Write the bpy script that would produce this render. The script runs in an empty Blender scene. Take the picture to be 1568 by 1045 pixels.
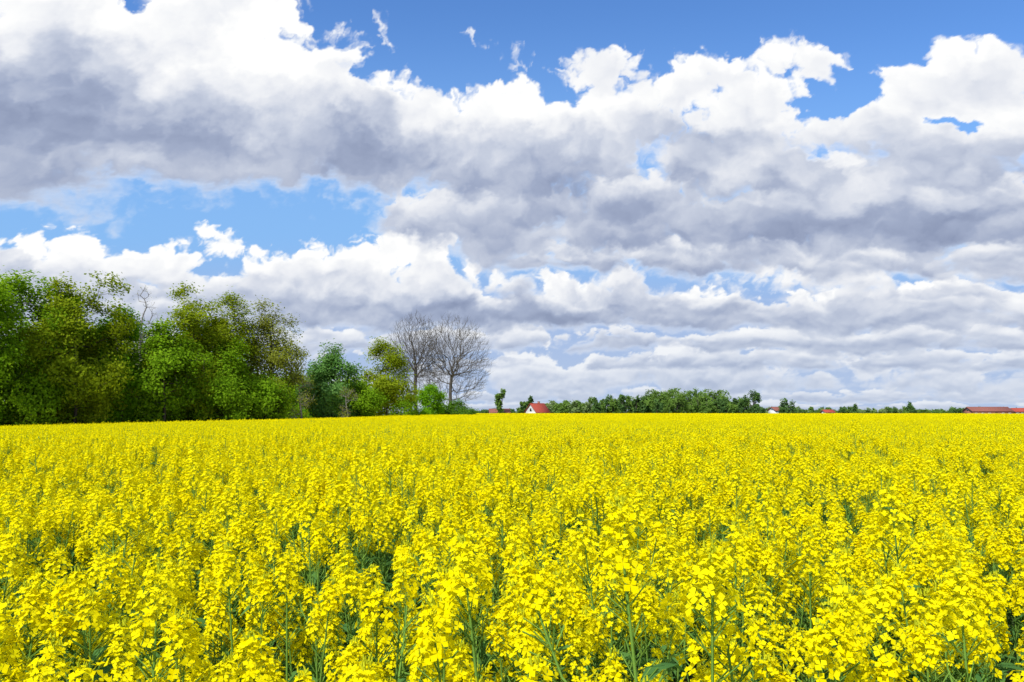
import bpy, math, random
import numpy as np
from mathutils import Vector

rng = np.random.default_rng(7)
random.seed(7)
scene = bpy.context.scene
R = math.radians

# ------------------------------------------------------------------ node helpers
class E:
    nt = None
    def __init__(s, sock): s.s = sock
    @staticmethod
    def m(op, a, b=None, c=None, clamp=False):
        n = E.nt.nodes.new('ShaderNodeMath'); n.operation = op; n.use_clamp = clamp
        for i, v in enumerate((a, b, c)):
            if v is None: continue
            if isinstance(v, E): E.nt.links.new(v.s, n.inputs[i])
            else: n.inputs[i].default_value = v
        return E(n.outputs[0])
    def __add__(a, b): return E.m('ADD', a, b)
    def __radd__(a, b): return E.m('ADD', b, a)
    def __sub__(a, b): return E.m('SUBTRACT', a, b)
    def __rsub__(a, b): return E.m('SUBTRACT', b, a)
    def __mul__(a, b): return E.m('MULTIPLY', a, b)
    def __rmul__(a, b): return E.m('MULTIPLY', b, a)
    def __truediv__(a, b): return E.m('DIVIDE', a, b)
def vm(op, a, b=None):
    n = E.nt.nodes.new('ShaderNodeVectorMath'); n.operation = op
    for i, v in enumerate((a, b)):
        if v is None: continue
        if isinstance(v, E): E.nt.links.new(v.s, n.inputs[i])
        else: n.inputs[i].default_value = v
    return E(n.outputs[0])
def vscale(a, f):
    n = E.nt.nodes.new('ShaderNodeVectorMath'); n.operation = 'SCALE'
    if isinstance(a, E): E.nt.links.new(a.s, n.inputs[0])
    else: n.inputs[0].default_value = a
    if isinstance(f, E): E.nt.links.new(f.s, n.inputs['Scale'])
    else: n.inputs['Scale'].default_value = f
    return E(n.outputs[0])
def smooth(x, lo, hi, a=0.0, b=1.0):
    n = E.nt.nodes.new('ShaderNodeMapRange'); n.interpolation_type = 'SMOOTHSTEP'
    E.nt.links.new(x.s, n.inputs[0])
    for i, v in enumerate((lo, hi, a, b)): n.inputs[i+1].default_value = v
    return E(n.outputs[0])
def noise(v, scale, detail=4, rough=0.5, col=False, dim='3D'):
    n = E.nt.nodes.new('ShaderNodeTexNoise'); n.noise_dimensions = dim
    if v is not None: E.nt.links.new(v.s, n.inputs['Vector'])
    n.inputs['Scale'].default_value = scale; n.inputs['Detail'].default_value = detail
    n.inputs['Roughness'].default_value = rough
    return E(n.outputs['Color' if col else 'Fac'])
def voro(v, scale, detail=2, rough=0.5, dim='2D', feat='F1'):
    n = E.nt.nodes.new('ShaderNodeTexVoronoi'); n.voronoi_dimensions = dim; n.feature = feat; n.normalize = True
    E.nt.links.new(v.s, n.inputs['Vector'])
    n.inputs['Scale'].default_value = scale; n.inputs['Detail'].default_value = detail
    n.inputs['Roughness'].default_value = rough; n.inputs['Lacunarity'].default_value = 2.3
    return E(n.outputs['Distance'])
def cmix(f, a, b):
    n = E.nt.nodes.new('ShaderNodeMix'); n.data_type = 'RGBA'
    if isinstance(f, E): E.nt.links.new(f.s, n.inputs[0])
    else: n.inputs[0].default_value = f
    for i, v in ((6, a), (7, b)):
        if isinstance(v, E): E.nt.links.new(v.s, n.inputs[i])
        else: n.inputs[i].default_value = (*v, 1)
    return E(n.outputs[2])
def fmix(f, a, b): return a + (b - a) * f
def ramp(x, pts):
    n = E.nt.nodes.new('ShaderNodeValToRGB'); E.nt.links.new(x.s, n.inputs[0]); el_ = n.color_ramp.elements
    while len(el_) < len(pts): el_.new(.5)
    for e_, (p_, c_) in zip(el_, pts): e_.position = p_; e_.color = (*c_, 1)
    return E(n.outputs[0])
def comb(x, y, z=0.0):
    n = E.nt.nodes.new('ShaderNodeCombineXYZ')
    for i, v in enumerate((x, y, z)):
        if isinstance(v, E): E.nt.links.new(v.s, n.inputs[i])
        else: n.inputs[i].default_value = v
    return E(n.outputs[0])
def sky_angles(Dv):
    sp = E.nt.nodes.new('ShaderNodeSeparateXYZ'); E.nt.links.new(Dv.s, sp.inputs[0])
    x, y, z = (E(o) for o in sp.outputs)
    az = E.m('ARCTAN2', x, y) * 57.2958
    r = E.m('SQRT', x*x + y*y)
    el = E.m('ARCTAN2', z, r) * 57.2958
    e = el * (r / E.m('MAXIMUM', E.m('ABSOLUTE', y), r * 0.62))   # cloud bases are level sheets
    return az, e

# ------------------------------------------------------------------ world
SUN_AZ, SUN_EL = -150.0, 48.0
K = 10.0
CLOUD_RAMP = [(0.0, (.24, .29, .44)), (.24, (.36, .42, .58)), (.47, (.58, .63, .75)), (.70, (.84, .86, .91)), (.94, (1.03, 1.03, 1.02))]
CLOUD_RAMP = [(p, tuple(v*K/12 for v in c)) for p, c in CLOUD_RAMP]
def nishita(vec=None):
    sky = E.nt.nodes.new('ShaderNodeTexSky'); sky.sky_type = 'NISHITA'; sky.sun_disc = False
    sky.sun_elevation = R(SUN_EL); sky.sun_rotation = R(SUN_AZ % 360)
    sky.air_density = 1.0; sky.dust_density = 0.3; sky.ozone_density = 2.0
    if vec: E.nt.links.new(vec.s, sky.inputs[0])
    return vm('MULTIPLY', E(sky.outputs[0]), (1.0, 1.5, 2.1))
def sky_colour(Dv, A, S, e):
    blue = nishita(Dv)
    blue = cmix(smooth(e, 31.0, 12.0, .0, .85), blue, (.26*K, .50*K, .86*K))
    blue = cmix(smooth(e, 14.0, 7.0, .0, .85), blue, (.36*K, .48*K, .76*K))
    col = cmix(A, blue, vscale(ramp(S, CLOUD_RAMP), 12.0))
    return cmix(smooth(e, 0.0, 11.0, 0.5, 0.0), col, (.54*K, .63*K, .79*K))
world = bpy.data.worlds.new("World"); scene.world = world; world.use_nodes = True
nt = world.node_tree; nt.nodes.clear(); E.nt = nt
tc = nt.nodes.new('ShaderNodeTexCoord'); D = E(tc.outputs['Generated'])
az, e = sky_angles(D)
nw = noise(D, 3.5, 4, .55)
col = sky_colour(D, smooth(nw, .46, .54), smooth(nw, .75, .45, .35, .85), e)
bg = nt.nodes.new('ShaderNodeBackground'); nt.links.new(col.s, bg.inputs[0]); bg.inputs[1].default_value = 0.10
out = nt.nodes.new('ShaderNodeOutputWorld'); nt.links.new(bg.outputs[0], out.inputs[0])
world.cycles.sampling_method = 'MANUAL'; world.cycles.sample_map_resolution = 256

# ------------------------------------------------------------------ sun + camera
sd = Vector((math.sin(R(SUN_AZ))*math.cos(R(SUN_EL)), math.cos(R(SUN_AZ))*math.cos(R(SUN_EL)), math.sin(R(SUN_EL))))
sl = bpy.data.lights.new("sun", 'SUN'); sl.energy = 4.4; sl.angle = R(0.5); sl.color = (1, .97, .90)
so = bpy.data.objects.new("sun", sl); scene.collection.objects.link(so)
so.rotation_euler = sd.to_track_quat('Z', 'Y').to_euler(); so.location = (0, 0, 50)
cam = bpy.data.cameras.new("camera"); co = bpy.data.objects.new("camera", cam); scene.collection.objects.link(co)
cam.lens = 26; cam.sensor_width = 36; cam.clip_end = 20000; cam.clip_start = 0.05
co.location = (0, 0, 1.80); co.rotation_euler = (R(90 + 5.5), 0, 0)
scene.camera = co
scene.view_settings.view_transform = 'Standard'; scene.view_settings.look = 'None'; scene.view_settings.exposure = 0

# ------------------------------------------------------------------ sky dome (cloud field evaluated by geometry nodes on its vertices)
ga = np.concatenate([np.arange(-82, -39, .5), np.arange(-39, 39, .075), np.arange(39, 82.5, .5)])
ge = np.concatenate([[-1.5, -.6], np.arange(-.1, 32, .075), np.arange(32.5, 46, .6)])
A_, E_ = np.meshgrid(np.radians(ga), np.radians(ge), indexing='ij')
RD = 7000.0
V = np.stack([np.sin(A_)*np.cos(E_), np.cos(A_)*np.cos(E_), np.sin(E_)], -1).reshape(-1, 3)*RD
na, ne = len(ga), len(ge); I = np.arange(na*ne).reshape(na, ne)
F = np.stack([I[:-1, :-1], I[:-1, 1:], I[1:, 1:], I[1:, :-1]], -1).reshape(-1, 4)
me = bpy.data.meshes.new("sky"); me.vertices.add(len(V)); me.vertices.foreach_set('co', V.ravel().astype(np.float32))
me.loops.add(len(F)*4); me.loops.foreach_set('vertex_index', F.ravel().astype(np.int32))
me.polygons.add(len(F)); me.polygons.foreach_set('loop_start', np.arange(0, len(F)*4, 4, dtype=np.int32)); me.update(calc_edges=True)
me.polygons.foreach_set('use_smooth', np.ones(len(F), bool))
skyo = bpy.data.objects.new("sky", me); scene.collection.objects.link(skyo)
g = bpy.data.node_groups.new("cloud_field", 'GeometryNodeTree'); E.nt = g
g.interface.new_socket('Geometry', in_out='INPUT', socket_type='NodeSocketGeometry')
g.interface.new_socket('Geometry', in_out='OUTPUT', socket_type='NodeSocketGeometry')
gi = g.nodes.new('NodeGroupInput'); go = g.nodes.new('NodeGroupOutput')
az, e = sky_angles(vm('NORMALIZE', E(g.nodes.new('GeometryNodeInputPosition').outputs[0])))
azn = (az + 60.0) / 120.0
# cloud rows, far to near: base, height, bump size, x stretch, seed, shade bias, coverage by azimuth
ROWS = [
 (0.2, 1.2, .45, 3.0, 3.0, .04, [(-60, .6), (60, .6)]),
 (1.0, 1.6, .60, 2.2, 17., .03, [(-60, .6), (60, .6)]),
 (2.1, 4.2, 1.2, 1.3, 41., .14, [(-60, .2), (-2, .3), (0, 1.0), (6, 1.0), (9.5, .3), (12, 1.0), (19, .95), (22, .3), (28, .5), (40, .7)]),
 (3.6, 2.4, .90, 2.0, 59., .02, [(-60, .3), (-5, .3), (5, .0), (9, .6), (24, .8), (30, .75), (40, .8)]),
 (5.0, 3.0, 1.1, 1.8, 71., .02, [(-60, .3), (-4, .8), (5, .3), (12, .7), (24, .85), (30, .75), (40, .85)]),
 (7.0, 4.2, 1.5, 1.5, 83., .02, [(-60, .6), (-10, 1.0), (0, .95), (10, .8), (25, .9), (40, .9)]),
 (8.8, 7.2, 2.1, 1.1, 107., .10, [(-60, .6), (-35, 1.0), (-30, 1.0), (-26, .45), (-20, .75), (-14, 1.0), (-6, 1.0), (-1, .5), (3, .3), (8, .25), (13, .4), (20, .3), (60, .4)]),
 (11.2, 4.2, 1.5, 1.5, 131., .04, [(-60, .4), (-37, .8), (-28, -.6), (-4, -.3), (2, .6), (20, .9), (40, .9)]),
 (13.6, 8.4, 2.8, 1.3, 157., -.04, [(-60, .4), (-40, .5), (-32, -.7), (-15, -.75), (-10, .6), (0, .95), (12, .95), (25, .9), (40, .95)]),
 (18.4, 11.0, 3.2, 1.15, 181., .02, [(-60, .4), (-30, -.6), (-17, .1), (-12, .85), (0, .9), (12, .95), (22, .9), (25, .85), (32, .95), (40, .95)]),
 (19.6, 20., 4.2, 1.15, 211., .03, [(-60, .4), (-45, 1.0), (-24, 1.0), (-16, 1.0), (-10, .8), (-7, -.4), (60, -.9)]),
]
COVER = [(24.4, 24.0, 2.0, 1.1, -1.0), (32, 22.3, 2.5, .8, -.8), (-3.5, 25.6, 2.2, 1.0, -.5), (-22, 17.5, 7, 2.5, -.4), (-40, 31, 9, 5, .5), (12, 31.5, 14, 2.6, -.7)]
SHADE = [(-16.5, 26.5, 6.5, 4.0, .34), (-35, 24.5, 7, 4.0, -.36), (-24, 20.8, 5, 1.4, -.14), (-11, 20.6, 6, 1.8, -.20), (8.5, 16.4, 10, 1.9, -.22), (27, 15.0, 10, 1.0, -.24),
         (2, 22.5, 8, 1.8, .12), (22, 18.6, 8, 1.5, .18), (-8, 12.8, 10, 2.5, .14), (-3.5, 7.9, 8, 1.0, -.30), (10, 7.8, 8, .7, -.16), (26, 10.6, 9, 1.3, .12), (15, 21.2, 6, .9, -.16), (20, 26, 12, 1.5, -.04)]
def blobs(az, e, L):
    tot = None
    for a, b, sa, se, amp in L:
        dx = (az - a)*(1/sa); dy = (e - b)*(1/se); t = E.m('EXPONENT', 0.0 - (dx*dx + dy*dy))*amp
        tot = t if tot is None else tot + t
    return tot
warp = vm('SUBTRACT', noise(comb(az*.16, e*.22), 1.0, 5, .6, True, '2D'), (.5, .5, .5))
spw = g.nodes.new('ShaderNodeSeparateXYZ'); g.links.new(warp.s, spw.inputs[0]); wx, wy = E(spw.outputs[0]), E(spw.outputs[1])
azw = az + wx*12.0; ew = e + wy*6.0
holes = blobs(azw, ew, COVER)
def f_(P):
    return (noise(P, .42, 6, .52, dim='2D') - .5)*2.3 + (.40 - voro(P, 1.0, 3, .5))*1.3
def fl_(P):   # broad rounded relief only
    return (noise(P, .40, 1.5, .5, dim='2D') - .5)*2.2 + (.40 - voro(P, .8, 1.5, .45, feat='SMOOTH_F1'))*1.6
A_tot = None; S_tot = None
for b, h, s, ax, seed, bias, cov in ROWS:
    P0 = comb(az*(1/(s*ax)) + seed, e*(1/s))
    P0 = vm('ADD', P0, vscale(warp, 1.2))
    wn = vm('SUBTRACT', noise(P0, 1.6, 3, .6, True, '2D'), (.5, .5, .5))
    Ps = vm('ADD', P0, vscale(wn, .18)); P0 = vm('ADD', P0, vscale(wn, .38))
    off = (-.06, .24, 0)
    f0 = f_(P0); f1 = f_(vm('ADD', P0, off)); g0 = fl_(Ps); g1 = fl_(vm('ADD', Ps, off))
    c = ramp(azn, [((a+60)/120, ((v+1)/2,)*3) for a, v in cov])*2.0 - 1.0 + holes
    Z = (e + wy*(h*.45) + wx*(h*.3) - b)*(1/h)
    d = c + f0 - E.m('MAXIMUM', Z, 0.0)*1.55 - E.m('MAXIMUM', 0.0 - Z, 0.0)*4.0
    wid = smooth(Z, .35, -.1, .20, .9)
    al = E.m('DIVIDE', d, wid, clamp=True); al = smooth(al, 0, 1)
    sh = .30 + bias + smooth(Z, -.12, .55)*.40 + (f0 - f1)*.22 + (g0 - g1)*.50 + smooth(d, .9, .1, 0.0, .19)*smooth(Z, .05, .5)
    A_tot = al if A_tot is None else fmix(al, A_tot, 1.0 + al*0.0)
    S_tot = sh if S_tot is None else fmix(al, S_tot, sh)
S_tot = S_tot + blobs(azw, ew, SHADE)
last = gi.outputs[0]
for nm, f in (('cover', A_tot), ('shade', S_tot)):
    st = g.nodes.new('GeometryNodeStoreNamedAttribute'); st.data_type = 'FLOAT'; st.domain = 'POINT'; st.inputs['Name'].default_value = nm
    g.links.new(last, st.inputs[0]); g.links.new(f.s, st.inputs['Value']); last = st.outputs[0]
g.links.new(last, go.inputs[0])
md = skyo.modifiers.new("clouds", 'NODES'); md.node_group = g
m = bpy.data.materials.new("sky_clouds"); m.use_nodes = True; m.node_tree.nodes.clear(); E.nt = m.node_tree
def attr(n_):
    a = E.nt.nodes.new('ShaderNodeAttribute'); a.attribute_name = n_; return E(a.outputs['Fac'])
geo = E.nt.nodes.new('ShaderNodeNewGeometry'); Dv = vm('NORMALIZE', E(geo.outputs['Position']))
_, e = sky_angles(Dv)
col = sky_colour(Dv, attr('cover'), attr('shade'), e)
em = E.nt.nodes.new('ShaderNodeEmission'); E.nt.links.new(col.s, em.inputs[0]); em.inputs[1].default_value = .10
o = E.nt.nodes.new('ShaderNodeOutputMaterial'); E.nt.links.new(em.outputs[0], o.inputs[0])
m.cycles.emission_sampling = 'NONE'; me.materials.append(m)

# ------------------------------------------------------------------ terrain
def ss(t): t = np.clip(t, 0, 1); return t*t*(3-2*t)
def hgt(x, y):
    x = np.asarray(x, float); y = np.asarray(y, float)
    return -0.62*ss((-x-6)/34.0)*ss((140-y)/60.0) + 0.05*np.sin(x*.13+1)*np.sin(y*.11)*ss((np.hypot(x, y)-6)/20)

# ------------------------------------------------------------------ materials
def mat_new(name):
    m = bpy.data.materials.new(name); m.use_nodes = True; m.node_tree.nodes.clear(); E.nt = m.node_tree
    return m
def finish(m, shader):
    o = m.node_tree.nodes.new('ShaderNodeOutputMaterial'); m.node_tree.links.new(shader, o.inputs[0]); return m
def principled(col, rough=.8, spec=.3, bump=None):
    n = E.nt.nodes.new('ShaderNodeBsdfPrincipled')
    if isinstance(col, E): E.nt.links.new(col.s, n.inputs['Base Color'])
    else: n.inputs['Base Color'].default_value = (*col, 1)
    n.inputs['Roughness'].default_value = rough; n.inputs['Specular IOR Level'].default_value = spec
    if bump:
        b = E.nt.nodes.new('ShaderNodeBump'); E.nt.links.new(bump.s, b.inputs['Height']); b.inputs['Strength'].default_value = .4
        E.nt.links.new(b.outputs[0], n.inputs['Normal'])
    return n.outputs[0]
def leafmat(name, c1, c2, trans=.35, tgain=(1.3, 1.25, .7)):
    m = mat_new(name)
    at = E.nt.nodes.new('ShaderNodeAttribute'); at.attribute_name = 'var'
    c = cmix(E(at.outputs['Fac']), c1, c2)
    pr = E.nt.nodes.new('ShaderNodeBsdfDiffuse'); E.nt.links.new(c.s, pr.inputs[0])
    tr = E.nt.nodes.new('ShaderNodeBsdfTranslucent')
    E.nt.links.new(vm('MULTIPLY', c, tgain).s, tr.inputs[0])
    mx = E.nt.nodes.new('ShaderNodeMixShader'); mx.inputs[0].default_value = trans
    E.nt.links.new(pr.outputs[0], mx.inputs[1]); E.nt.links.new(tr.outputs[0], mx.inputs[2])
    return finish(m, mx.outputs[0])
def plain(name, c1, c2, scale=5, rough=.85, spec=.2):
    m = mat_new(name)
    t = E.nt.nodes.new('ShaderNodeTexCoord'); n = noise(E(t.outputs['Object']), scale, 4, .6)
    return finish(m, principled(cmix(smooth(n, .3, .7), c1, c2), rough, spec, n))

M_petal = leafmat("rapeseed_petal", (.91, .76, .001), (.96, .87, .008), .35, (1.0, 1.0, .5))
M_bud = leafmat("rapeseed_bud", (.40, .46, .02), (.66, .66, .02), .2)
M_stem = leafmat("rapeseed_stem", (.16, .31, .05), (.25, .42, .07), .2)
M_leaf = leafmat("rapeseed_leaf", (.08, .20, .055), (.15, .31, .07), .3)
M_bark = plain("bark", (.05, .04, .032), (.12, .10, .08), 3)
M_barepale = plain("pale_bark", (.18, .16, .14), (.32, .29, .26), 3)
M_bare = plain("twig_bark", (.09, .075, .062), (.16, .14, .115), 3)

m = mat_new("ground_soil_grass")
t = E.nt.nodes.new('ShaderNodeTexCoord'); o_ = E(t.outputs['Object'])
n1_ = noise(o_, 1.2, 6, .65); n2_ = noise(o_, .03, 3, .5)
c = cmix(smooth(n1_, .4, .62), (.035, .030, .018), (.05, .10, .025))
c = cmix(smooth(n2_, .45, .6), c, (.06, .11, .03))
M_ground = finish(m, principled(c, .95, .1, n1_))

# ------------------------------------------------------------------ mesh helpers
class MB:
    """quad mesh accumulator"""
    def __init__(s): s.v = []; s.f = []; s.m = []; s.a = []; s.n = 0
    def add(s, V, F, mat, var=None):
        V = np.asarray(V, float).reshape(-1, 3); F = np.asarray(F, int).reshape(-1, 4)
        s.v.append(V); s.f.append(F + s.n); s.n += len(V); s.m.append(np.full(len(F), mat))
        s.a.append(np.full(len(F), .5) if var is None else np.asarray(var, float))
    def data(s): return np.concatenate(s.v), np.concatenate(s.f), np.concatenate(s.m), np.concatenate(s.a)
    def build(s, name, mats, link=True):
        V, F, M, A = s.data()
        me = bpy.data.meshes.new(name)
        me.vertices.add(len(V)); me.vertices.foreach_set('co', V.ravel().astype(np.float32))
        me.loops.add(len(F)*4); me.loops.foreach_set('vertex_index', F.ravel().astype(np.int32))
        me.polygons.add(len(F)); me.polygons.foreach_set('loop_start', np.arange(0, len(F)*4, 4, dtype=np.int32))
        for mt in mats: me.materials.append(mt)
        me.polygons.foreach_set('material_index', M.astype(np.int32))
        at = me.attributes.new('var', 'FLOAT', 'FACE'); at.data.foreach_set('value', A.astype(np.float32))
        me.update(calc_edges=True); me.validate()
        ob = bpy.data.objects.new(name, me)
        if link: scene.collection.objects.link(ob)
        return ob

def unit(v): return v / (np.linalg.norm(v, axis=-1, keepdims=True) + 1e-9)
def frames(d):
    d = unit(d); up = np.where(np.abs(d[:, 2:3]) > .9, np.array([[1., 0, 0]]), np.array([[0, 0, 1.]]))
    a = unit(np.cross(d, up)); return a, np.cross(d, a)
def tubes(mb, P0, P1, r0, r1, mat, sides=4, var=None):
    P0 = np.atleast_2d(P0).astype(float); P1 = np.atleast_2d(P1).astype(float); n = len(P0)
    r0 = np.broadcast_to(r0, (n,)); r1 = np.broadcast_to(r1, (n,))
    a, b = frames(P1 - P0)
    ang = np.arange(sides)*2*np.pi/sides
    ca = np.cos(ang)[None, :, None]; sa = np.sin(ang)[None, :, None]
    ring = a[:, None]*ca + b[:, None]*sa
    A = P0[:, None] + ring*r0[:, None, None]; B = P1[:, None] + ring*r1[:, None, None]
    V = np.concatenate([A, B], 1)
    i = np.arange(sides); j = (i+1) % sides
    f = np.stack([i, j, j+sides, i+sides], 1)
    F = (f[None] + (np.arange(n)*2*sides)[:, None, None]).reshape(-1, 4)
    if var is not None: var = np.repeat(var, sides)
    mb.add(V.reshape(-1, 3), F, mat, var)
def diamonds(mb, C, nrm, L, W, mat, var):
    """leaf shaped quads"""
    n = len(C); axis = rng.normal(size=(n, 3))
    t = unit(np.cross(nrm, axis)); s = unit(np.cross(nrm, t))
    L = np.broadcast_to(L, (n,))[:, None]; W = np.broadcast_to(W, (n,))[:, None]
    V = np.stack([C - t*L*.5, C + s*W*.5 + t*L*.08, C + t*L*.5, C - s*W*.5 + t*L*.08], 1)
    mb.add(V.reshape(-1, 3), np.arange(n*4).reshape(n, 4), mat, var)

# ------------------------------------------------------------------ ground sheet
def axis_pts():
    a = np.concatenate([np.linspace(0, 60, 31), np.linspace(66, 200, 20), np.geomspace(220, 9000, 20)])
    return np.concatenate([-a[:0:-1], a])
gx = axis_pts(); X, Y = np.meshgrid(gx, gx, indexing='ij'); n = len(gx)
gv = np.stack([X, Y, hgt(X, Y)], -1).reshape(-1, 3)
I = np.arange(n*n).reshape(n, n)
gf = np.stack([I[:-1, :-1], I[1:, :-1], I[1:, 1:], I[:-1, 1:]], -1).reshape(-1, 4)
mb = MB(); mb.add(gv, gf, 0); mb.build("ground", [M_ground])

# ------------------------------------------------------------------ rapeseed prototypes
FM = [M_petal, M_bud, M_stem, M_leaf]
def raceme_near(mb, p, d, L, rad, nf, yv):
    d = unit(np.array(d)[None])[0]
    a, b = frames(d[None]); a, b = a[0], b[0]
    tt = (np.arange(nf)+rng.random(nf)*.8)/nf
    ang = np.arange(nf)*2.4 + rng.random(nf)*.6
    r = rad*(1.0 - .62*tt**1.6)*(rng.random(nf)*.5+.62)
    out = a[None]*np.cos(ang)[:, None] + b[None]*np.sin(ang)[:, None]
    C = p + d*(tt*L)[:, None] + out*r[:, None] + np.array([0, 0, .004])
    tubes(mb, p + d*(tt*L-.012)[:, None], C, .0006, .0006, 1, 3)
    nrm = unit(out*(1.0-.5*tt)[:, None] + d*(.5+tt*.8)[:, None] + rng.normal(size=(nf, 3))*.25)
    u, v = frames(nrm); ph = rng.random(nf)*6.28
    for k in range(4):
        aa = ph + k*math.pi/2 + rng.normal(size=nf)*.12
        t = u*np.cos(aa)[:, None] + v*np.sin(aa)[:, None]; s = np.cross(nrm, t)
        q = (.0092*(1+.2*rng.normal(size=nf)))[:, None]
        lift = rng.uniform(.1, .75, nf)[:, None]
        V = np.stack([C, C + t*q*.7 + s*q*.52 + nrm*q*lift*.6, C + t*q*1.25 + nrm*q*lift*.45, C + t*q*.7 - s*q*.52 + nrm*q*lift*.6], 1)
        mb.add(V.reshape(-1, 3), np.arange(nf*4).reshape(nf, 4), 0, np.clip(yv + rng.normal(size=nf)*.25, 0, 1))
    nb = 14; bp = p + d*L*1.02 + rng.normal(size=(nb, 3))*.006
    tubes(mb, bp, bp + d*.008 + rng.normal(size=(nb, 3))*.002, .0022, .001, 1, 4, rng.random(nb))
def siliques(mb, p, d, n):
    d = unit(np.array(d)[None])[0]; a, b = frames(d[None])
    ang = rng.random(n)*6.28
    o = a*np.cos(ang)[:, None] + b*np.sin(ang)[:, None]
    s = p - d*rng.uniform(.01, .16, n)[:, None]
    tubes(mb, s, s + o*.035 + d*.035, .001, .0016, 2, 3, rng.random(n))
def leaf_long(mb, p, out, L, W):
    out = unit(np.array([out], float))[0]; side = np.array([-out[1], out[0], 0]); side = side/ (np.linalg.norm(side)+1e-6)
    ts = [0, .35, .7, 1.0]; ws = [.25, 1, .8, .05]; pts = []
    for t_, w_ in zip(ts, ws):
        c_ = p + out*L*t_ + np.array([0, 0, .25*L*t_ - .75*L*t_*t_])
        pts += [c_ - side*W*.5*w_, c_ + side*W*.5*w_]
    F = [[0, 1, 3, 2], [2, 3, 5, 4], [4, 5, 7, 6]]
    mb.add(pts, F, 3, np.full(3, rng.random()))
def plant_tips(H):
    lean = rng.normal(size=2)*.05
    top = np.array([lean[0], lean[1], H]); tips = [(np.array([0, 0, .2]), top)]
    nb = rng.integers(2, 5); a0 = rng.random()*6.28
    for k in range(nb):
        z0 = H*rng.uniform(.5, .82); st = top*(z0/H); an = a0 + k*2.4 + rng.normal()*.3
        rr = rng.uniform(.07, .18); ze = H*rng.uniform(.82, .985)
        tips.append((st, np.array([st[0]+math.cos(an)*rr, st[1]+math.sin(an)*rr, ze])))
    return top, tips
def plant_near(H=1.27):
    mb = MB(); top, tips = plant_tips(H)
    tubes(mb, [[0, 0, 0]], [top*.6], .006, .0045, 2, 5); tubes(mb, [top*.6], [top*1.0], .0045, .002, 2, 5)
    for i, (s, e) in enumerate(tips):
        if i:
            mid = (s+e)/2 + np.array([(e-s)[0], (e-s)[1], 0])*.25
            tubes(mb, np.array([s, mid]), np.array([mid, e]), [.003, .0025], [.0025, .0018], 2, 4)
            d = (e-mid)
        else: d = e - s
        d = unit(d[None])[0]
        big = rng.uniform(.65, 1.25)
        L = .085 * big * (1.2 if i == 0 else 1)
        raceme_near(mb, e - d*L*.3, d, L, .037*big, int(40*big), rng.uniform(.2, .8))
        siliques(mb, e - d*L*.3, d, 14)
        if i: leaf_long(mb, s, [e[0]-s[0], e[1]-s[1], .25], rng.uniform(.07, .12), .022)
    for k in range(13):
        z = rng.uniform(.3, 1.1); an = rng.random()*6.28
        leaf_long(mb, top*(z/H), [math.cos(an), math.sin(an), .6], rng.uniform(.10, .20), rng.uniform(.02, .045))
    return mb
def plant_mid(mb, off, H, nq=13, qs=.026, stems=True, up=.6):
    top, tips = plant_tips(H); off = np.array(off)
    if stems:
        S = np.array([t_[0] for t_ in tips]); Ee = np.array([t_[1] for t_ in tips])
        tubes(mb, off+S, off+Ee, .004, .0025, 2, 3)
        c_ = off + np.stack([rng.normal(size=6)*.07, rng.normal(size=6)*.07, rng.uniform(.5, 1.0, 6)*H*.9], 1)
        nr = rng.normal(size=(6, 3)) + [0, 0, .8]
        diamonds(mb, c_, nr, .12, .035, 3, rng.random(6))
    for s, e in tips:
        n_ = nq; C = off + e + np.stack([rng.normal(size=n_)*.023, rng.normal(size=n_)*.023, rng.uniform(-.06, .045, n_)], 1)
        diamonds(mb, C, rng.normal(size=(n_, 3)) + [-.1, -.3, up], qs, qs*.85, 0, np.clip(.5+rng.normal(size=n_)*.3, 0, 1))
pc = bpy.data.collections.new("rapeseed_plants")
NN, NM, NF, NG = 14, 6, 5, 4
for i in range(NN):
    ob = plant_near(1.27).build("rape_a%02d" % i, FM, False); pc.objects.link(ob)
MS = .6
for i in range(NM):
    mb = MB()
    for k in range(14):
        plant_mid(mb, (rng.uniform(-MS/2, MS/2), rng.uniform(-MS/2, MS/2), 0), 1.27*(1+rng.normal()*.065), 16, .024)
    pc.objects.link(mb.build("rape_b%02d" % i, FM, False))
FS = 1.5
for i in range(NF):
    mb = MB()
    for k in range(80):
        plant_mid(mb, (rng.uniform(-FS/2, FS/2), rng.uniform(-FS/2, FS/2), 0), 1.27*(1+rng.normal()*.055), 6, .045, k % 4 == 0, .9)
    pc.objects.link(mb.build("rape_c%02d" % i, FM, False))
GS = 3.0
for i in range(NG):
    mb = MB()
    for k in range(240):
        plant_mid(mb, (rng.uniform(-GS/2, GS/2), rng.uniform(-GS/2, GS/2), 0), 1.27*(1+rng.normal()*.05), 3, .085, k % 8 == 0, 1.2)
    pc.objects.link(mb.build("rape_d%02d" % i, FM, False))

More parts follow.
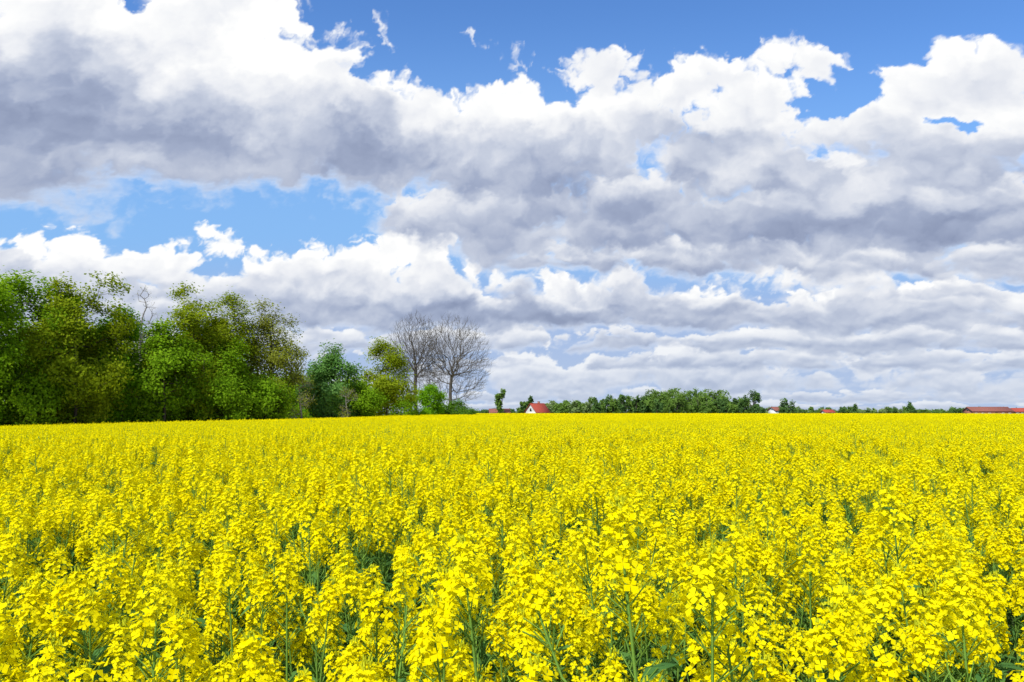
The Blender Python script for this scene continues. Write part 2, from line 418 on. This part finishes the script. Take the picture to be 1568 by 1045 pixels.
BD = [-60, 0, 60, 92, 135, 150, 270]; BX = [-90, -72, -42.5, -26.5, -9.5, -14, -14]
def infield(x, y): return x > np.interp(y, BD, BX)
P = []; Rz = []; Sc = []; Ix = []
def scatter(step, r0, r1, i0, cnt, jit, smul=1.0, thin=0.0):
    xs = np.arange(-1.0*r1-4, 1.0*r1+4, step); ys = np.arange(-4, r1, step)
    Xs, Ys = np.meshgrid(xs, ys); x = Xs.ravel(); y = Ys.ravel()
    r = np.maximum(np.hypot(x, y*1.0), 0)
    k = (r >= r0) & (r < r1) & (np.abs(x) < y*.92 + 5) & infield(x, y)
    x = x[k]; y = y[k]; n_ = len(x)
    x = x + rng.uniform(-jit, jit, n_)*step; y = y + rng.uniform(-jit, jit, n_)*step
    patch = np.sin(x*1.3+.7*np.sin(y*.9))*np.sin(y*1.1+.5*np.sin(x*.8))
    if thin:
        q = np.sin(x*4.1+1.3*np.sin(y*2.3))*np.sin(y*3.7+1.1*np.sin(x*2.9+1))
        k = rng.random(n_) > thin*(.5+.5*q)*1.6; x = x[k]; y = y[k]; patch = patch[k]; n_ = len(x)
    P.append(np.stack([x, y, hgt(x, y)], 1)); Rz.append(rng.integers(0, 4, n_)*math.pi/2 if jit < .3 else rng.random(n_)*6.28)
    Sc.append(smul*(1+.035*patch+rng.normal(size=n_)*(.065 if jit > .3 else .014))); Ix.append(i0 + rng.integers(0, cnt, n_))
scatter(.155, .62, 4.5, 0, NN, .6, 1.0, .46)
scatter(.160, 4.5, 13, 0, NN, .6, 1.0, .28)
scatter(MS, 13, 42, NN, NM, .1)
scatter(FS, 42, 100, NN+NM, NF, .1)
scatter(GS, 100, 265, NN+NM+NF, NG, .1)
P = np.concatenate(P); Rz = np.concatenate(Rz); Sc = np.concatenate(Sc); Ix = np.concatenate(Ix)
me = bpy.data.meshes.new("rapeseed_field"); me.vertices.add(len(P)); me.vertices.foreach_set('co', P.ravel().astype(np.float32))
rot = np.zeros((len(P), 3), np.float32); rot[:, 2] = Rz; nr_ = np.hypot(P[:, 0], P[:, 1]) < 12.5
rot[nr_, 0] = rng.normal(size=nr_.sum())*.07; rot[nr_, 1] = rng.normal(size=nr_.sum())*.07
a = me.attributes.new('rotv', 'FLOAT_VECTOR', 'POINT'); a.data.foreach_set('vector', rot.ravel())
a = me.attributes.new('scl', 'FLOAT', 'POINT'); a.data.foreach_set('value', Sc.astype(np.float32))
a = me.attributes.new('idx', 'INT', 'POINT'); a.data.foreach_set('value', Ix.astype(np.int32))
fo = bpy.data.objects.new("rapeseed_field", me); scene.collection.objects.link(fo)
g = bpy.data.node_groups.new("scatter_plants", 'GeometryNodeTree')
g.interface.new_socket('Geometry', in_out='INPUT', socket_type='NodeSocketGeometry')
g.interface.new_socket('Geometry', in_out='OUTPUT', socket_type='NodeSocketGeometry')
gi = g.nodes.new('NodeGroupInput'); go = g.nodes.new('NodeGroupOutput')
ip = g.nodes.new('GeometryNodeInstanceOnPoints'); ci = g.nodes.new('GeometryNodeCollectionInfo')
ci.inputs['Collection'].default_value = pc; ci.inputs['Separate Children'].default_value = True; ci.inputs['Reset Children'].default_value = True
def named(n_, t_):
    q = g.nodes.new('GeometryNodeInputNamedAttribute'); q.data_type = t_; q.inputs[0].default_value = n_; return q.outputs[0]
g.links.new(gi.outputs[0], ip.inputs['Points']); g.links.new(ci.outputs[0], ip.inputs['Instance'])
ip.inputs['Pick Instance'].default_value = True
g.links.new(named('idx', 'INT'), ip.inputs['Instance Index'])
er = g.nodes.new('FunctionNodeEulerToRotation'); g.links.new(named('rotv', 'FLOAT_VECTOR'), er.inputs[0])
g.links.new(er.outputs[0], ip.inputs['Rotation']); g.links.new(named('scl', 'FLOAT'), ip.inputs['Scale'])
g.links.new(ip.outputs[0], go.inputs[0])
md = fo.modifiers.new("plants", 'NODES'); md.node_group = g
print("instances", len(P))

# ------------------------------------------------------------------ trees
def grow(targets, trunk, w=.35, seg=1.0, wob=.06):
    N = len(targets)*4 + 40
    Pn = np.zeros((N, 3)); par = np.full(N, -1); path = np.zeros(N); n_ = 0
    for i, t_ in enumerate(trunk):
        Pn[n_] = t_; par[n_] = n_-1; path[n_] = 0 if i == 0 else path[n_-1] + np.linalg.norm(Pn[n_]-Pn[n_-1])*.55; n_ += 1
    c0 = np.array(trunk[len(trunk)//2])
    order = np.argsort(np.linalg.norm(targets - c0, axis=1)); tip = []
    for t_ in targets[order]:
        Q = Pn[1:n_]; dv = t_ - Q; d = np.linalg.norm(dv, axis=1)
        cost = d + w*path[1:n_] + np.maximum(0, -dv[:, 2])*.8
        b = int(np.argmin(cost)) + 1; dd = d[b-1]
        k = max(1, int(dd/seg)); k = min(k, 3); prev = b; A = Pn[b].copy()
        for j in range(1, k+1):
            f = j/k; q = A + (t_-A)*f
            if j < k: q = q + rng.normal(size=3)*wob*dd - np.array([0, 0, .08*dd*math.sin(f*3.14)])
            Pn[n_] = q; par[n_] = prev; path[n_] = path[prev] + np.linalg.norm(q-Pn[prev]); prev = n_; n_ += 1
            if n_ >= N-4: break
        tip.append(prev)
        if n_ >= N-4: break
    return Pn[:n_], par[:n_], np.array(tip)
def limb_mesh(mb, Pn, par, tipr, mat, maxr, e=2.25):
    n_ = len(Pn); acc = np.zeros(n_); r = np.zeros(n_)
    for i in range(n_-1, -1, -1):
        r[i] = max(acc[i], tipr**e)**(1/e)
        if par[i] >= 0: acc[par[i]] += r[i]**e
    k = maxr/r[0]
    if k < 1: r = tipr + (r-tipr)*((maxr-tipr)/(r[0]-tipr))
    idx = np.arange(1, n_); p = par[1:]
    rs = np.minimum(r[p], r[idx]*1.35)
    big = r[idx] > .06
    tubes(mb, Pn[p][big], Pn[idx][big], rs[big], r[idx][big], mat, 6)
    tubes(mb, Pn[p][~big], Pn[idx][~big], rs[~big], r[idx][~big], mat, 3)
def crown_targets(H, cb, rx, ntar, nl, lr=(.2, .34), shape=1.0):
    cz = (H+cb)/2; rz = (H-cb)/2; pts = []
    for _ in range(nl):
        u = unit(rng.normal(size=(1, 3)))[0]; f = rng.uniform(.4, .78)
        taper = 1 - (0.25*shape)*max(0, u[2])
        c_ = np.array([u[0]*rx*f*taper, u[1]*rx*f*taper, cz + u[2]*rz*f])
        rl = rng.uniform(*lr)*rx*1.05; m_ = ntar//nl + 1
        d = unit(rng.normal(size=(m_, 3)) + u*.5 + [0, 0, .15]); rr = rng.uniform(.45, 1.0, (m_, 1))
        pts.append(c_ + d*rr*rl*np.array([1, 1, .9]))
    p = np.concatenate(pts); z1 = p[:, 2].max(); z0 = p[:, 2].min()
    p[:, 2] = cb + (p[:, 2]-z0)*(H-.2-cb)/(z1-z0)
    return p
def tree(name, x, y, H, rx, cb, mats, leaves=16000, ntar=640, nl=30, ls=.22, sig=.38, tr=.28, lean=0, lr=(.24, .38), tipr=.012):
    z0 = float(hgt(x, y)); mb = MB(); tz = H*.72
    trunk = [np.array([lean*t_*t_ + .15*math.sin(t_*5), .15*math.cos(t_*4), tz*t_]) for t_ in np.linspace(0, 1, 9)]
    tg = crown_targets(H, cb, rx, ntar, nl, lr)
    Pn, par, tip = grow(tg, trunk, .3, 1.0)
    limb_mesh(mb, Pn, par, tipr, 0, tr)
    if leaves:
        k = max(1, leaves//len(tip)); C = np.repeat(Pn[tip], k, 0)
        n_ = len(C); C = C + rng.normal(size=(n_, 3))*sig*np.array([1, 1, .8])
        cen = np.array([0, 0, (H+cb)/2 - 1.5]); nrm = unit(unit(C-cen)*1.3 + rng.normal(size=(n_, 3))*.65 + [0, 0, .5])
        cv = np.repeat(rng.random(len(tip)), k)
        var = np.clip(.55*cv + .45*rng.random(n_), 0, 1)
        sz = ls*rng.uniform(.6, 1.25, n_)
        diamonds(mb, C, nrm, sz*1.3, sz*.85, 1, var)
    ob = mb.build(name, mats); ob.location = (x, y, z0); return ob

TG = (1.25, 1.15, .6)
L_green = leafmat("leaf_fresh_green", (.13, .27, .010), (.31, .50, .022), .48, TG)
L_olive = leafmat("leaf_olive", (.19, .27, .010), (.37, .45, .022), .48, TG)
L_dark = leafmat("leaf_dark_green", (.07, .18, .018), (.16, .31, .03), .4, TG)
L_bright = leafmat("leaf_bright_green", (.14, .32, .010), (.29, .56, .020), .5, TG)
L_brown = leafmat("leaf_bud_brown", (.20, .23, .03), (.34, .38, .05), .45, TG)
L_bloss = leafmat("leaf_chestnut", (.07, .20, .03), (.22, .40, .11), .4, TG)
def at(px, d): return (px*d, d)
tree("broadleaf_tree", *at(-.735, 60), 13.6, 4.8, .8, [M_bark, L_green], 25000)
tree("broadleaf_tree", *at(-.665, 64), 14.8, 5.0, 1.0, [M_bark, L_green], 25000)
tree("oak_tree", *at(-.590, 67), 15.6, 5.2, 1.0, [M_bark, L_olive], 26000)
tree("oak_tree", *at(-.80, 62), 13.5, 4.6, 1.5, [M_bark, L_olive], 14000)
tree("broadleaf_tree", *at(-.528, 72), 12.8, 3.2, .8, [M_bark, L_bright], 15000)
tree("birch_tree", *at(-.503, 84), 17.0, 3.8, 4.0, [M_barepale, L_brown], 900, 900, 26, .12, .3, .24, lr=(.2, .34), tipr=.017)
tree("oak_tree", *at(-.430, 78), 16.0, 5.0, 1.2, [M_bark, L_olive], 26000)
tree("oak_tree", *at(-.385, 82), 15.6, 4.4, 1.2, [M_bark, L_olive], 20000)
tree("broadleaf_tree", *at(-.470, 73), 11.5, 4.1, .8, [M_bark, L_green], 17000)
tree("broadleaf_tree", *at(-.39, 78), 10.0, 4.2, .6, [M_bark, L_green], 16000)
tree("oak_tree", *at(-.325, 86), 15.2, 4.4, 1.2, [M_bark, L_brown], 19000, 760, 28, .19, .42)
tree("broadleaf_tree", *at(-.335, 82), 6.6, 3.6, .4, [M_bark, L_green], 12000)
tree("chestnut_tree", *at(-.243, 96), 10.8, 4.3, .6, [M_bark, L_bloss], 19000, 500, 24, .25, .42)
tree("oak_tree", *at(-.170, 106), 12.4, 4.4, 1.0, [M_bark, L_olive], 17000, 600, 26, .23, .45)
tree("hazel_bush", *at(-.200, 98), 5.6, 3.4, .3, [M_bark, L_green], 9000, 260, 14)
tree("hazel_bush", *at(-.113, 122), 6.4, 3.3, .3, [M_bark, L_bright], 10000, 260, 14, .22, tr=.12)
tree("hazel_bush", *at(-.145, 118), 4.8, 3.0, .3, [M_bark, L_green], 7500, 240, 12, .22, tr=.12)
tree("hazel_bush", *at(-.077, 128), 3.8, 2.8, .3, [M_bark, L_dark], 6000, 240, 12, .22, tr=.12)
tree("hazel_bush", *at(-.062, 131), 2.8, 1.8, .3, [M_bark, L_dark], 3000, 140, 10, .22, tr=.1)
tree("birch_sapling", *at(-.222, 91), 5.4, 1.7, .8, [M_barepale, L_brown], 700, 320, 10, .12, .2, .07, tipr=.012)
tree("bare_elder_tree", *at(-.285, 86), 6.8, 2.8, .8, [M_barepale, L_brown], 1500, 420, 12, .12, .3, .1, tipr=.014)

def bare_tree(name, x, y, H, rx, cb, lean, ntar=3000, tr=.34):
    n_ = ntar*3; u = unit(rng.normal(size=(n_, 3))); f = rng.random(n_)**.42
    p = u*f[:, None]; p = p[:ntar]
    T = np.stack([p[:, 0]*rx + lean, p[:, 1]*rx, (H+cb)/2 + p[:, 2]*(H-cb)/2], 1)
    T[:, 2] += .3*rng.normal(size=len(T))
    # drop the lower middle so that the limbs fan out from the fork
    k = ~((np.hypot(T[:, 0]-lean, T[:, 1]) < rx*.35) & (T[:, 2] < cb + (H-cb)*.35)); T = T[k]
    trunk = [np.array([lean*t_*.8+.1*math.sin(t_*6), .1*math.cos(t_*5), H*.42*t_]) for t_ in np.linspace(0, 1, 7)]
    Pn, par, tip = grow(T, trunk, .42, .9, .05); mb = MB(); limb_mesh(mb, Pn, par, .015, 0, tr, 2.1)
    a_ = np.repeat(Pn[tip], 2, 0); d = unit(a_ - np.array([lean, 0, cb])) + rng.normal(size=a_.shape)*.45
    tubes(mb, a_, a_ + d*rng.uniform(.3, .7, (len(a_), 1)), .012, .006, 0, 3)
    ob = mb.build(name, [M_bare]); ob.location = (x, y, float(hgt(x, y)))
bare_tree("bare_tree", *at(-.130, 136), 19.9, 5.8, 3.6, 0.0)
bare_tree("bare_tree", *at(-.085, 134), 19.5, 7.2, 2.4, 0.6)

# undergrowth along the wood edge: one mass
mb = MB()
for k in range(125):
    s = rng.random(); d = 57 + s*50; x = np.interp(d, [57, 60, 92, 107, 135], [-46, -43.5, -27.5, -21.5, -10.5]) - abs(rng.normal())*3 - 1.0; y = d
    if k > 80: x -= 4
    h = rng.uniform(2.4, 5.6)*(1 if s < .6 else .7); r = rng.uniform(1.4, 2.6)
    tg = crown_targets(h, .2, r, 44, 8, (.3, .5)); C = np.repeat(tg, 26, 0); n_ = len(C)
    C = C + rng.normal(size=(n_, 3))*.28; C[:, 2] = np.abs(C[:, 2]) + .05
    z0 = float(hgt(x, y)); off = np.array([x, y, z0])
    sz = .19*rng.uniform(.6, 1.25, n_); var = np.clip(.6*np.repeat(rng.random(len(tg)), 26) + .4*rng.random(n_), 0, 1)
    diamonds(mb, C + off, unit(C-[0, 0, h*.3])*1.0 + rng.normal(size=(n_, 3))*.7 + [-.1, -.2, .4], sz*1.3, sz*.85, int(rng.choice([1, 1, 2, 3])), var)
    st = tg[::3]; tubes(mb, np.tile(off, (len(st), 1)) + rng.normal(size=(len(st), 3))*[.2, .2, 0], st + off, .035, .01, 0, 3)
mb.build("undergrowth", [M_bark, L_green, L_bright, L_olive])

# woodland behind the first row so no daylight shows low down: one mass of distant trees
mb = MB()
for k in range(34):
    s = k/33; d = 76 + s*50; x = np.interp(d, [60, 92, 126], [-54, -36, -21]) - 7 + rng.normal()*1.0 + (2 if s > .7 else 0); y = d + 3
    h = rng.uniform(10.5, 13.2)*(1 if s < .5 else .62); r = rng.uniform(3.6, 4.6)
    tg = crown_targets(h, .4, r, 180, 18, (.24, .38)); C = np.repeat(tg, 28, 0); n_ = len(C); C = C + rng.normal(size=(n_, 3))*.5
    off = np.array([x, y, float(hgt(x, y))]); sz = .30*rng.uniform(.6, 1.25, n_)
    diamonds(mb, C + off, unit(C-[0, 0, h*.4]) + rng.normal(size=(n_, 3))*.7 + [0, -.2, .4], sz*1.3, sz*.9, 1 + k % 2, np.clip(.6*np.repeat(rng.random(len(tg)), 28) + .4*rng.random(n_), 0, 1))
    tubes(mb, [off], [off + [0, 0, h*.8]], .22, .06, 0, 6)
mb.build("woodland", [M_bark, L_green, L_olive])

# ------------------------------------------------------------------ distant trees
H_green = leafmat("hazed_leaf", (.11, .21, .035), (.23, .36, .07), .4, TG)  # aerial haze is mixed into the leaf colours of the far trees
H_dark = leafmat("hazed_leaf_dark", (.07, .15, .04), (.15, .26, .07), .4, TG)
H_pale = leafmat("hazed_leaf_pale", (.19, .28, .10), (.30, .40, .14), .4, TG)
def far_tree(mb, x, y, H, r, mat, cb=.6, nt_=70, lv=16, ls=.6, conic=0):
    tg = crown_targets(H, cb, r, nt_, 9, (.3, .5), 1.0)
    if conic:
        f = np.clip((tg[:, 2]-cb)/(H-cb), 0, 1); tg[:, :2] *= (1.15 - conic*f)[:, None]
    C = np.repeat(tg, lv, 0); n_ = len(C); C = C + rng.normal(size=(n_, 3))*.13*min(r, 3)
    off = np.array([x, y, float(hgt(x, y))]); sz = ls*rng.uniform(.5, 1.2, n_)
    diamonds(mb, C + off, unit(C-[0, 0, H*.4]) + rng.normal(size=(n_, 3))*.7 + [0, -.2, .4], sz*1.2, sz*.9, mat, np.clip(.6*np.repeat(rng.random(len(tg)), lv) + .4*rng.random(n_), 0, 1))
    tubes(mb, [off], [off + [0, 0, H*.75]], .05*r+.08, .04, 0, 5)
    ends = tg[::5]; tubes(mb, np.tile(off + [0, 0, H*.35], (len(ends), 1)), ends + off, .07, .02, 0, 3)
FMATS = [M_bark, H_green, H_dark, H_pale]
mb = MB()
def row(u0, u1, n_, d0, d1, h0, h1, mats, r=(1.6, 2.8), **kw):
    for i in range(n_):
        u = u0 + (u1-u0)*(i+rng.random())/n_; d = rng.uniform(d0, d1); s = d/300
        far_tree(mb, u*d, d, rng.uniform(h0, h1)*s + 1.2, rng.uniform(*r)*s, int(rng.choice(mats)), **kw)
row(.045, .105, 20, 290, 330, 3.6, 5.4, [1, 3])
row(.012, .028, 5, 310, 330, 3.8, 5.0, [2, 1], (1.2, 2))
row(.105, .20, 26, 300, 350, 4.8, 7.6, [2, 1])
row(.185, .29, 30, 310, 360, 7.6, 10.0, [1], (3.0, 4.6))
row(.28, .32, 8, 300, 330, 4.5, 6.5, [1, 2])
row(.33, .68, 56, 420, 520, 1.0, 2.6, [2, 1, 3], (1.4, 2.6))
row(-.06, .04, 14, 330, 360, .8, 2.2, [2, 3])
row(.68, 1.2, 40, 420, 520, .8, 2.6, [2, 1])
mb.build("distant_tree_row", FMATS)
def single(name, u, d, H, r, mat, **kw):
    m2 = MB(); far_tree(m2, u*d, d, H, r, mat, **kw); m2.build(name, FMATS)
single("poplar_tree", -.0145, 285, 10.6, 2.5, 1, cb=.8, nt_=120)
single("spruce_tree", .0265, 305, 8.4, 2.2, 2, conic=.8)
single("spruce_tree", .112, 310, 7.6, 2.2, 2, conic=.9)
single("oak_tree", .325, 290, 10.2, 4.5, 2, nt_=140)
single("oak_tree", .372, 320, 7.2, 4.0, 2, nt_=110)
single("spruce_tree", .537, 420, 7.8, 3.4, 2, conic=.9)
single("spruce_tree", .462, 430, 6.4, 2.8, 2, conic=.8)
single("spruce_tree", .30, 305, 7.4, 2.2, 2, conic=.8)

# ------------------------------------------------------------------ buildings
def rooftile(name, c1, c2):
    m = mat_new(name); t = E.nt.nodes.new('ShaderNodeTexCoord')
    w_ = E.nt.nodes.new('ShaderNodeTexWave'); w_.bands_direction = 'Z'; E.nt.links.new(t.outputs['Object'], w_.inputs[0]); w_.inputs['Scale'].default_value = 1.6
    w_.inputs['Distortion'].default_value = .6
    n_ = noise(E(t.outputs['Object']), 2, 5, .6)
    c_ = cmix(E(w_.outputs['Fac']) * .35 + n_ * .5, c1, c2)
    return finish(m, principled(c_, .75, .25, E(w_.outputs['Fac'])))
M_redroof = rooftile("red_tile_roof", (.30, .045, .03), (.44, .09, .055))
M_brroof = rooftile("brown_tile_roof", (.20, .07, .05), (.32, .12, .09))
M_plaster = plain("plaster_wall", (.62, .60, .54), (.74, .72, .67), 2)
M_brick = plain("brick_wall", (.30, .12, .08), (.40, .18, .12), 4)
M_frame = plain("white_frame", (.75, .75, .73), (.82, .82, .8), 3, .5)
m = mat_new("window_glass"); M_glass = finish(m, principled(noise(None, 3, 2)*0.05, .08, .6))
M_door = plain("wood_door", (.10, .055, .03), (.17, .09, .05), 5, .6)
def boxm(mb, x0, x1, y0, y1, z0, z1, mat=0):
    V = [(x, y, z) for z in (z0, z1) for x, y in ((x0, y0), (x1, y0), (x1, y1), (x0, y1))]
    mb.add(V, [[0, 3, 2, 1], [4, 5, 6, 7], [0, 1, 5, 4], [1, 2, 6, 5], [2, 3, 7, 6], [3, 0, 4, 7]], mat)
def house(name, x, y, rotz, w, d, eave, ridge, wallm, roofm, chim=True, nwin=3):
    e = bpy.data.objects.new(name, None); scene.collection.objects.link(e); kids = []
    a = MB(); boxm(a, -w/2, w/2, -d/2, d/2, -.3, eave)
    for s in (-1, 1):   # gable ends: ridge runs along x
        xx = s*w/2; a.add([(xx, -d/2, eave), (xx, d/2, eave), (xx, .02, ridge-.1), (xx, -.02, ridge-.1)], [[0, 1, 2, 3]], 0)
    kids.append(a.build("walls", [wallm]))
    a = MB(); o = .45; sl_ = (ridge-eave)/(d/2)
    for s in (-1, 1):
        ye = s*(d/2+o); ze = eave - o*sl_
        V = [(-w/2-o, ye, ze), (w/2+o, ye, ze), (w/2+o, 0, ridge), (-w/2-o, 0, ridge)]
        V += [(p[0], p[1], p[2]+.18) for p in V]
        a.add(V, [[0, 1, 2, 3], [4, 5, 6, 7], [0, 1, 5, 4], [1, 2, 6, 5], [3, 0, 4, 7]], 0)
    tubes(a, [[-w/2-o, 0, ridge+.17]], [[w/2+o, 0, ridge+.17]], .13, .13, 0, 8)
    kids.append(a.build("roof", [roofm]))
    if chim:
        a = MB(); boxm(a, w*.15, w*.15+.7, .35, 1.0, ridge-1.2, ridge+.9); boxm(a, w*.15-.08, w*.15+.78, .27, 1.08, ridge+.9, ridge+1.02)
        kids.append(a.build("chimney", [M_brick]))
    fr = MB(); gl = MB()
    for fy in (-1, 1):
        for i in range(nwin):
            cx = -w/2 + w*(i+.5)/nwin
            if fy == -1 and i == nwin//2: continue
            y0, y1 = sorted((fy*(d/2+.003), fy*(d/2+.05)))
            boxm(fr, cx-.65, cx+.65, y0, y1, .5, 1.5); y0, y1 = sorted((fy*(d/2+.053), fy*(d/2+.06)))
            for q in (-1, 1): boxm(gl, cx+q*.3-.25, cx+q*.3+.25, y0, y1, .6, 1.4)
    for s in (-1, 1):
        x0, x1 = sorted((s*(w/2+.003), s*(w/2+.05))); boxm(fr, x0, x1, -.6, .6, eave+.1, max(eave+.5, min(eave+1.4, ridge-.9)))
        x0, x1 = sorted((s*(w/2+.053), s*(w/2+.06))); boxm(gl, x0, x1, -.5, .5, eave+.2, max(eave+.4, min(eave+1.3, ridge-1.0)))
    kids += [fr.build("window_frames", [M_frame]), gl.build("window_panes", [M_glass])]
    a = MB(); cx = -w/2 + w*(nwin//2+.5)/nwin; boxm(a, cx-.5, cx+.5, -d/2-.06, -d/2-.003, 0, min(2.1, eave-.1)); kids.append(a.build("door", [M_door]))
    for k_ in kids: k_.parent = e
    e.location = (x, y, float(hgt(x, y))); e.rotation_euler[2] = rotz
house("red_roof_house", .034*290, 290, R(38), 6.5, 6.5, 2.0, 5.0, M_plaster, M_redroof)
house("red_roof_house", -.017*292, 292, R(4), 7.5, 8, 1.7, 2.9, M_plaster, M_brroof, False)
house("white_house", .356*330, 330, R(20), 5, 5, 2.6, 3.9, M_frame, M_brroof, False)
house("red_roof_house", .425*400, 400, R(0), 5, 6, 1.8, 2.9, M_plaster, M_redroof, False)
house("brick_barn", .64*390, 390, R(-4), 20, 10, 2.4, 4.4, M_brick, M_brroof, False, 6)
house("brick_barn", .685*400, 400, R(-10), 9, 8, 2.2, 3.8, M_brick, M_redroof, False, 4)
